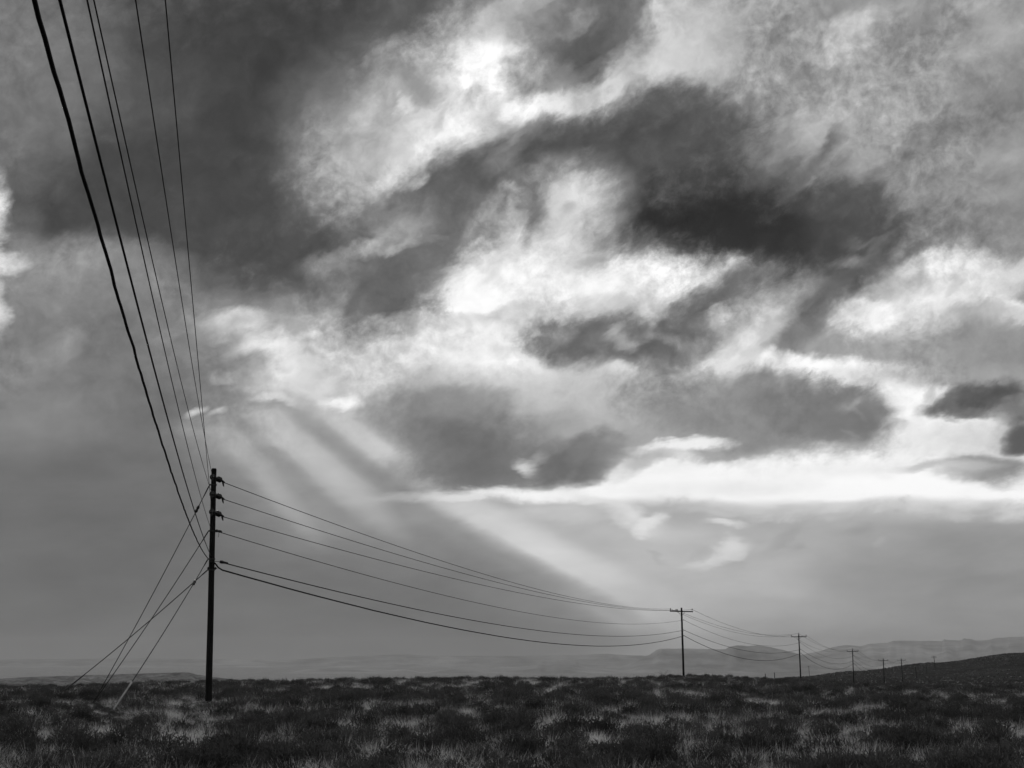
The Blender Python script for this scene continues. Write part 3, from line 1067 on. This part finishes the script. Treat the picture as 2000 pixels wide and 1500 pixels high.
# ------------------------------------------------------------------ wires
def sag_pts(A, B, sag, n=48, wob=0.0, seed=0):
    out_ = []
    L = (B - A).length
    for i in range(n + 1):
        t = i / n
        p = A.lerp(B, t)
        p.z -= 4 * sag * t * (1 - t)
        if wob:
            e = min(1, t * 12, (1 - t) * 12)
            s = t * L
            p.z += e * wob * (mnoise.noise(Vector((s * 1.1, seed, 0))) + .5 * mnoise.noise(Vector((s * 3.1, seed, 3))))
            p.x += e * wob * (mnoise.noise(Vector((s * 1.0, seed, 7))) + .5 * mnoise.noise(Vector((s * 2.9, seed, 11))))
        out_.append(p)
    return out_


def wire(name, label, cat, pts, r, mat, group, n=6):
    return tag(MB().tube(pts, r, n).build(name, mat, None), label, cat, group)


GW = 'overhead lines of the power line'
zin = {'A': (6.845, 13.0, 1.657), 'B': (6.183, 12.8, 1.943), 'C': (7.394, 12.6, -.039)}   # the line comes down from higher ground behind the viewer
for (k, e, l) in (('A', ends_in[0], 'overhead wire to the top bell insulator, fifth from the outer edge overhead'),
                  ('B', ends_in[1], 'overhead wire to the middle bell insulator, fourth from the outer edge overhead'),
                  ('C', ends_in[2], 'overhead wire to the lowest bell insulator, innermost of the six overhead')):
    x, z, sg = zin[k]
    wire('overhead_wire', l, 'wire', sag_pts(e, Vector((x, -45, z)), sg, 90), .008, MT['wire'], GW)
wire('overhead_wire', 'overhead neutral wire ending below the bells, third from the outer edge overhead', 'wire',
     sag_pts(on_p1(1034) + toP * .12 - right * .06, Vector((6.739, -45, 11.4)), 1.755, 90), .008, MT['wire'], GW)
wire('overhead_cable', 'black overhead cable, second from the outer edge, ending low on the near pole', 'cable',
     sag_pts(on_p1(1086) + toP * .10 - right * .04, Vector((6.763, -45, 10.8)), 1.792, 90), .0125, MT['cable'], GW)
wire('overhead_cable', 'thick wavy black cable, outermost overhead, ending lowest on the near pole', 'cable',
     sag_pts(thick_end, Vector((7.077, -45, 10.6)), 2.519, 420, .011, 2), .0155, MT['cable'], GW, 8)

p2 = poles[0][1]
ins2 = [p2[-.94], p2['top'], p2[.94]]
for e, q, sg, l in ((ends_out[0], ins2[0], 1.3, 'topmost of six wires sagging from the near pole to the first crossarm'),
                    (ends_out[1], ins2[1], 1.15, 'second wire down sagging from the near pole to the first crossarm pole'),
                    (ends_out[2], ins2[2], 1.25, 'third wire down sagging from the near pole to the first crossarm'),
                    (neutral_out, p2['side'][0], 1.6, 'fourth wire down between the near pole and the first crossarm pole')):
    wire('span_wire', l, 'wire', sag_pts(e, q, sg, 60), .0135, MT['wire'], GW)
wire('span_cable', 'fifth line down, a black cable between the near pole and the first crossarm pole', 'cable',
     sag_pts(cab5_out, p2['side'][1], 1.55, 60), .021, MT['cable'], GW)
wire('span_cable', 'lowest and darkest cable sagging between the near pole and the first crossarm pole', 'cable',
     sag_pts(cab6_out, p2['side'][2], 1.9, 60, .01, 5), .029, MT['cable'], GW)
keys = [(-.94, 'wire on the near ends of the crossarms running down the far poles', 1.35, .017),
        ('top', 'wire on the pole tops running down the far crossarm poles', 1.3, .017),
        (.94, 'wire on the outer ends of the crossarms running down the far poles', 1.35, .017),
        (0, 'neutral wire below the crossarms running down the far poles', 1.6, .018),
        (1, 'upper black cable running down the far poles below the neutral', 1.5, .025),
        (2, 'lowest sagging black cable running down the far crossarm poles', 2.0, .032)]
for k, l, sg, r in keys:
    pts = []
    for i in range(len(poles) - 1):
        a, b = poles[i][1], poles[i + 1][1]
        A = a['side'][k] if k in (0, 1, 2) else a[k]
        B = b['side'][k] if k in (0, 1, 2) else b[k]
        seg = sag_pts(A, B, sg, 28)
        pts += seg if i == 0 else seg[1:]
    wire('far_line_cable' if r > .02 else 'far_line_wire', l, 'cable' if r > .02 else 'wire', pts, r, MT['cable'] if r > .02 else MT['wire'], GW, 5)


# ------------------------------------------------------------------ guys
def guy(label, py, end_px, bead=None, guard=None, guard_mat=None, r=.014):
    A = on_p1(py) - right * .15
    B = hit_ground(*end_px)
    B.z -= .15
    rt = empty('guy_wire', B)
    tag(rt, label, 'guy wire', 'guys of the near pole')
    a = A - B
    MB().tube([a.lerp(Vector((0, 0, 0)), t / 10) - Vector((0, 0, .12 * 4 * (t / 10) * (1 - t / 10))) for t in range(11)], r, 6).build('strand', MT['wire'], rt)

    def P(t):
        return a.lerp(Vector((0, 0, 0)), t) - Vector((0, 0, .12 * 4 * t * (1 - t)))
    if bead:
        d = (P(bead + .01) - P(bead)).normalized()
        MB().lathe(P(bead) - d * .16, d, [(0, .012), (.03, .03), (.09, .058), (.14, .05), (.17, .036), (.20, .05), (.25, .058), (.30, .03), (.33, .012)], 10).build('strain_insulator', MT['glaze'], rt)
    d = (P(.03) - P(0)).normalized()
    MB().lathe(P(.004), d, [(0, .02), (.05, .024), (.4, .022), (.5, .012)], 8).build('guy_grip', MT['metal'], rt)
    if guard:
        t0, t1 = guard
        n = 8
        MB().tube([P(t0 + (t1 - t0) * i / n) for i in range(n + 1)], [.022] + [.031] * n, 8).build('guy_guard', guard_mat, rt)
    MB().tube([Vector((0, 0, -.25)), P(.985)], .02, 7).build('anchor_rod', MT['metal'], rt)


guy('guy wire from the top of the near pole with a bead insulator near its head', 947, (178, 1372), bead=.105)
guy('plain guy wire from the middle of the near pole, second from its top', 1037, (172, 1378))
guy('steep guy wire with a bead insulator and pale guard reaching nearest the viewer', 1092, (213, 1389), bead=.165, guard=(.80, .995), guard_mat=MT['guard'], r=.015)
guy('slanting guy wire running farthest out, dark guard on its lower length', 1113, (98, 1363), guard=(.74, .995), guard_mat=MT['guard_dark'], r=.017)

# ------------------------------------------------------------------ small posts on the skyline
for (x, yt, l) in ((1495, 1315.5, 'short thin post on the brush skyline, the one farther from the third pole'),
                   (1513, 1313.5, 'short thin post on the brush skyline, the one nearer the third pole')):
    Y = 215
    b = at(x, 1325, Y)
    b.z = ground_z(b.x, b.y)
    t = at(x - .5, yt, Y)
    rt = empty('fence_post', b)
    tag(rt, l, 'post', 'posts on the skyline')
    h = t.z - b.z
    m = MB().tube([Vector((0, 0, -.3)), Vector((.01, 0, h * .5)), Vector((-.01, 0, h - .04)), Vector((-.015, 0, h))], [.06, .055, .05, .03], 8)
    m.build('stake', MT['post'], rt)
    MB().lathe((0, 0, h * .82), (0, 0, 1), [(0, .06), (.03, .061)], 8).build('wire_tie', MT['metal'], rt)


# ------------------------------------------------------------------ brush
def blade(V, F, base, d, bend, length, w, segs=2):
    side = Vector((-d.y, d.x, 0))
    if side.length < 1e-3:
        side = Vector((1, 0, 0))
    side.normalize()
    side = (Matrix.Rotation(random.uniform(-1, 1), 3, d) @ side) * w * .5
    b = len(V)
    for i in range(segs):
        t = i / segs
        p = base + d * (length * t) + bend * (length * t * t)
        k = 1 - t * .55
        V.append(p - side * k)
        V.append(p + side * k)
    V.append(base + d * length + bend * length)
    for i in range(segs - 1):
        F.append((b + 2 * i, b + 2 * i + 1, b + 2 * i + 3, b + 2 * i + 2))
    F.append((b + 2 * segs - 2, b + 2 * segs - 1, b + 2 * segs))


def grass_tuft(i, blades=90, h=.5, spread=.16, lean=.45, w=.008):
    V, F = [], []
    for k in range(blades):
        a = random.uniform(0, 2 * math.pi)
        r = spread * math.sqrt(random.random())
        base = Vector((r * math.cos(a), r * math.sin(a), -.03))
        a2 = a + random.gauss(0, .7)
        tilt = random.uniform(.05, lean) * (.4 + r / spread)
        d = Vector((math.cos(a2) * tilt, math.sin(a2) * tilt, 1)).normalized()
        bend = Vector((math.cos(a2), math.sin(a2), -.5)) * random.uniform(.0, .45)
        blade(V, F, base, d, bend, h * random.uniform(.45, 1.15), w * random.uniform(.6, 1.3))
    me_ = bpy.data.meshes.new('grass_tuft')
    me_.from_pydata([tuple(v) for v in V], [], F)
    me_.materials.append(MT['grass'])
    return me_


def sage_parts(i, h=.75, rad=.6, twigs=95, leaves=13):
    """woody stems fanning from the base, and sprays of small upright leaves on the outer twigs"""
    sV, sF, lV, lF = [], [], [], []
    sm = MB()
    lobes = [(random.uniform(0, 2 * math.pi), random.uniform(.2, .65), random.uniform(.6, 1.0)) for _ in range(5)]
    for k in range(twigs):
        la, lr, lh = random.choice(lobes)
        c = Vector((math.cos(la) * lr * rad, math.sin(la) * lr * rad, 0))
        a = random.uniform(0, 2 * math.pi)
        rr = rad * .55 * math.sqrt(random.random())
        tip = c + Vector((rr * math.cos(a), rr * math.sin(a), 0))
        q = tip.length / rad
        tip.z = h * lh * max(.25, 1 - .55 * q * q) * random.uniform(.75, 1.12)
        base = Vector((random.gauss(0, .05), random.gauss(0, .05), -.03))
        mid = base.lerp(tip, .5) + Vector((tip.x * .12, tip.y * .12, -.06))
        if k % 3 == 0:
            sm.tube([base, mid, tip], [.012, .008, .003], 3, cap=False)
        for j in range(leaves):
            t = random.uniform(.35, 1.02)
            p = base.lerp(mid, t * 2) if t < .5 else mid.lerp(tip, t * 2 - 1)
            p = p + Vector((random.gauss(0, .035), random.gauss(0, .035), random.gauss(0, .03)))
            p.z = max(p.z, .01)
            d = Vector((random.gauss(0, .55) + tip.x * .5, random.gauss(0, .55) + tip.y * .5, random.uniform(.3, 1.2))).normalized()
            blade(lV, lF, p, d, Vector((random.gauss(0, .15), random.gauss(0, .15), 0)), random.uniform(.035, .10), random.uniform(.012, .024), 1 if j % 2 else 2)
    st = sm.mesh('stems', MT['stem'])
    lf = bpy.data.meshes.new('foliage')
    lf.from_pydata([tuple(v) for v in lV], [], lF)
    lf.materials.append(MT['sage'])
    return st, lf


def join_mesh(name, parts):
    V, F, MI, mats = [], [], [], []
    for mi, p in enumerate(parts):
        b = len(V)
        V += [tuple(v.co) for v in p.vertices]
        F += [tuple(x + b for x in f.vertices) for f in p.polygons]
        MI += [mi] * len(p.polygons)
        mats.append(p.materials[0])
    m = bpy.data.meshes.new(name)
    m.from_pydata(V, [], F)
    for q in mats:
        m.materials.append(q)
    m.polygons.foreach_set('material_index', MI)
    return m


tufts = [grass_tuft(i, random.randint(70, 120), random.uniform(.26, .42), random.uniform(.13, .28), random.uniform(.55, 1.0), .006) for i in range(10)]
tufts += [grass_tuft(i, 40, random.uniform(.40, .50), .16, .6, .005) for i in range(2)]          # sparse tall stalks
sages = [sage_parts(i, random.uniform(.27, .44), random.uniform(.38, .62), random.randint(75, 110)) for i in range(8)]
sage_join = [join_mesh('brush_clump', p) for p in sages]


def patch(x, y):
    """slow field: high where grass wins, low where sage wins"""
    return mnoise.noise(Vector((x * 1.5, y * 1.05, 1.7))) * .75 + mnoise.noise(Vector((x * .16, y * .11, 8.2))) * .12


CLEAR = [((p1_base.x, p1_base.y), .75)] + [((o.location.x, o.location.y), .55) for o in C.objects if o.name.startswith('guy_wire')]
half = math.atan(1000 / FPX) + .05
tuft_pts, sage_pts = [], []


def scatter(n, d0, d1, a0, a1, fn):
    for _ in range(n):
        d = math.sqrt(random.uniform(d0 * d0, d1 * d1))
        a = random.uniform(a0, a1)
        fn(d * math.sin(a), d * math.cos(a), d)


def in_sightline(x, y):
    # trodden ground between the viewer and the pole foot and anchors
    d = math.hypot(x, y)
    for q, w in CLEAR:
        dq = math.hypot(q[0], q[1])
        if dq - 14 < d < dq + .4 and abs(x * q[1] - y * q[0]) / dq < w:
            return True
    return False


def add_sage(x, y, d):
    if in_sightline(x, y):
        sage_pts.append((x, y, d, random.uniform(.25, .45)))
        return
    if patch(x, y) < random.gauss(-.02, .15):
        sage_pts.append((x, y, d, random.choice((.55, .7, .8, .9, 1.0, 1.15, 1.4)) * random.uniform(.72, .95)))


def add_tuft(x, y, d):
    if in_sightline(x, y):
        tuft_pts.append((x, y, d, random.uniform(.25, .5)))
        return
    if patch(x, y) > random.gauss(-.03, .15):
        tuft_pts.append((x, y, d, random.uniform(.5, 1.15)))


scatter(6000, 14, 60, -half, half, add_sage)
scatter(11000, 60, 140, -half, half, add_sage)
scatter(14000, 140, 420, .10, half, add_sage)
scatter(16000, 420, 960, .15, half, add_sage)
scatter(19000, 14, 60, -half, half, add_tuft)
scatter(46000, 60, 140, -half, half, add_tuft)
scatter(24000, 140, 420, .10, half, add_tuft)
scatter(5000, 420, 930, .15, half, add_tuft)
# bare circle round the near pole foot and the guy anchors
sage_pts = [p for p in sage_pts if math.hypot(p[0] - p1_base.x, p[1] - p1_base.y) > 1.0]

sage_pts.sort(key=lambda p: p[2])
near = [p for p in sage_pts if p[2] > 18.5][:300]
near_set = set(near)
rest = [p for p in sage_pts if p not in near_set]
for (x, y, d, s) in near:
    k = random.randrange(8)
    rt = empty('sagebrush', (x, y, ground_z(x, y) - .02), random.uniform(0, 6.28))
    rt.scale = (s, s, s * random.uniform(.8, 1.1))
    tag(rt, 'low dark sagebrush clump among pale dry grass in the near brush', 'shrub', 'sagebrush clumps in the near brush')
    link('stems', sages[k][0], rt)
    link('foliage', sages[k][1], rt)


def instancer(name, label, pts, meshes, smax=1.0):
    col = bpy.data.collections.new(name + '_kinds')
    for i, mm in enumerate(meshes):
        o = bpy.data.objects.new(name + '_kind', mm)
        col.objects.link(o)
    me_ = bpy.data.meshes.new(name)
    me_.from_pydata([(x, y, ground_z(x, y) - .02) for (x, y, d, s) in pts], [], [])
    n = len(pts)
    at_s = me_.attributes.new('size', 'FLOAT', 'POINT')
    at_s.data.foreach_set('value', [p[3] for p in pts])
    at_r = me_.attributes.new('turn', 'FLOAT_VECTOR', 'POINT')
    rv = np.zeros((n, 3), np.float32)
    rv[:, 2] = rng.uniform(0, 6.28, n)
    rv[:, 0] = rng.normal(0, .06, n)
    at_r.data.foreach_set('vector', rv.ravel())
    at_i = me_.attributes.new('which', 'INT', 'POINT')
    at_i.data.foreach_set('value', [int(v) for v in rng.integers(0, len(meshes), n)])
    o = link(name, me_)
    ng = bpy.data.node_groups.new(name + '_scatter', 'GeometryNodeTree')
    ng.interface.new_socket('Geometry', in_out='INPUT', socket_type='NodeSocketGeometry')
    ng.interface.new_socket('Geometry', in_out='OUTPUT', socket_type='NodeSocketGeometry')
    gi, go = ng.nodes.new('NodeGroupInput'), ng.nodes.new('NodeGroupOutput')
    ip = ng.nodes.new('GeometryNodeInstanceOnPoints')
    ci = ng.nodes.new('GeometryNodeCollectionInfo')
    ci.inputs['Collection'].default_value = col
    ci.inputs['Separate Children'].default_value = True
    ci.inputs['Reset Children'].default_value = True
    ip.inputs['Pick Instance'].default_value = True

    def attr(nm, typ):
        a_ = ng.nodes.new('GeometryNodeInputNamedAttribute')
        a_.data_type = typ
        a_.inputs['Name'].default_value = nm
        return [q for q in a_.outputs if q.enabled and q.name == 'Attribute'][0]
    ng.links.new(gi.outputs[0], ip.inputs['Points'])
    ng.links.new(ci.outputs[0], ip.inputs['Instance'])
    ng.links.new(attr('which', 'INT'), ip.inputs['Instance Index'])
    ng.links.new(attr('turn', 'FLOAT_VECTOR'), ip.inputs['Rotation'])
    ng.links.new(attr('size', 'FLOAT'), ip.inputs['Scale'])
    ng.links.new(ip.outputs[0], go.inputs[0])
    md = o.modifiers.new('scatter', 'NODES')
    md.node_group = ng
    return tag(o, label, name.replace('_', ' '), kind='stuff')


instancer('grass', 'pale dry bunch grass growing between the sagebrush', tuft_pts, tufts)
instancer('brush', 'dark low brush covering the rest of the plain and hill', rest, sage_join)


# a few plants that stand out on the skyline
def skyline_bush(x, Y, s, k, label):
    b_ = at(x, 1325, Y)
    b_.z = ground_z(b_.x, b_.y) - .02
    rt = empty('sagebrush', b_, random.uniform(0, 6))
    rt.scale = (s, s, s)
    tag(rt, label, 'shrub', 'shrubs on the skyline')
    link('stems', sages[k][0], rt)
    link('foliage', sages[k][1], rt)


skyline_bush(862, 100, 1.15, 2, 'rounded dark shrub on the skyline between the near pole and the first crossarm pole')
skyline_bush(1100, 104, 1.5, 4, 'wide twiggy shrub on the skyline, tallest before the first crossarm pole')
b = at(1297, 1325, 112)
b.z = ground_z(b.x, b.y)
rt = empty('dead_weed', b)
tag(rt, 'bare forked weed stalk on the skyline just beside the first crossarm pole', 'weed')
MB().tube([(0, 0, -.05), (.02, 0, .35), (-.02, .02, .62)], [.022, .018, .013], 6).build('stalk', MT['stem'], rt)
for dx, dz in ((.30, .34), (-.30, .30), (.12, .22), (-.42, .12)):
    MB().tube([(-.02, .02, .60 - abs(dz - .3)), (dx * .5, 0, .66), (dx, .02, .62 + dz)], [.013, .011, .006], 5).build('branch', MT['stem'], rt)
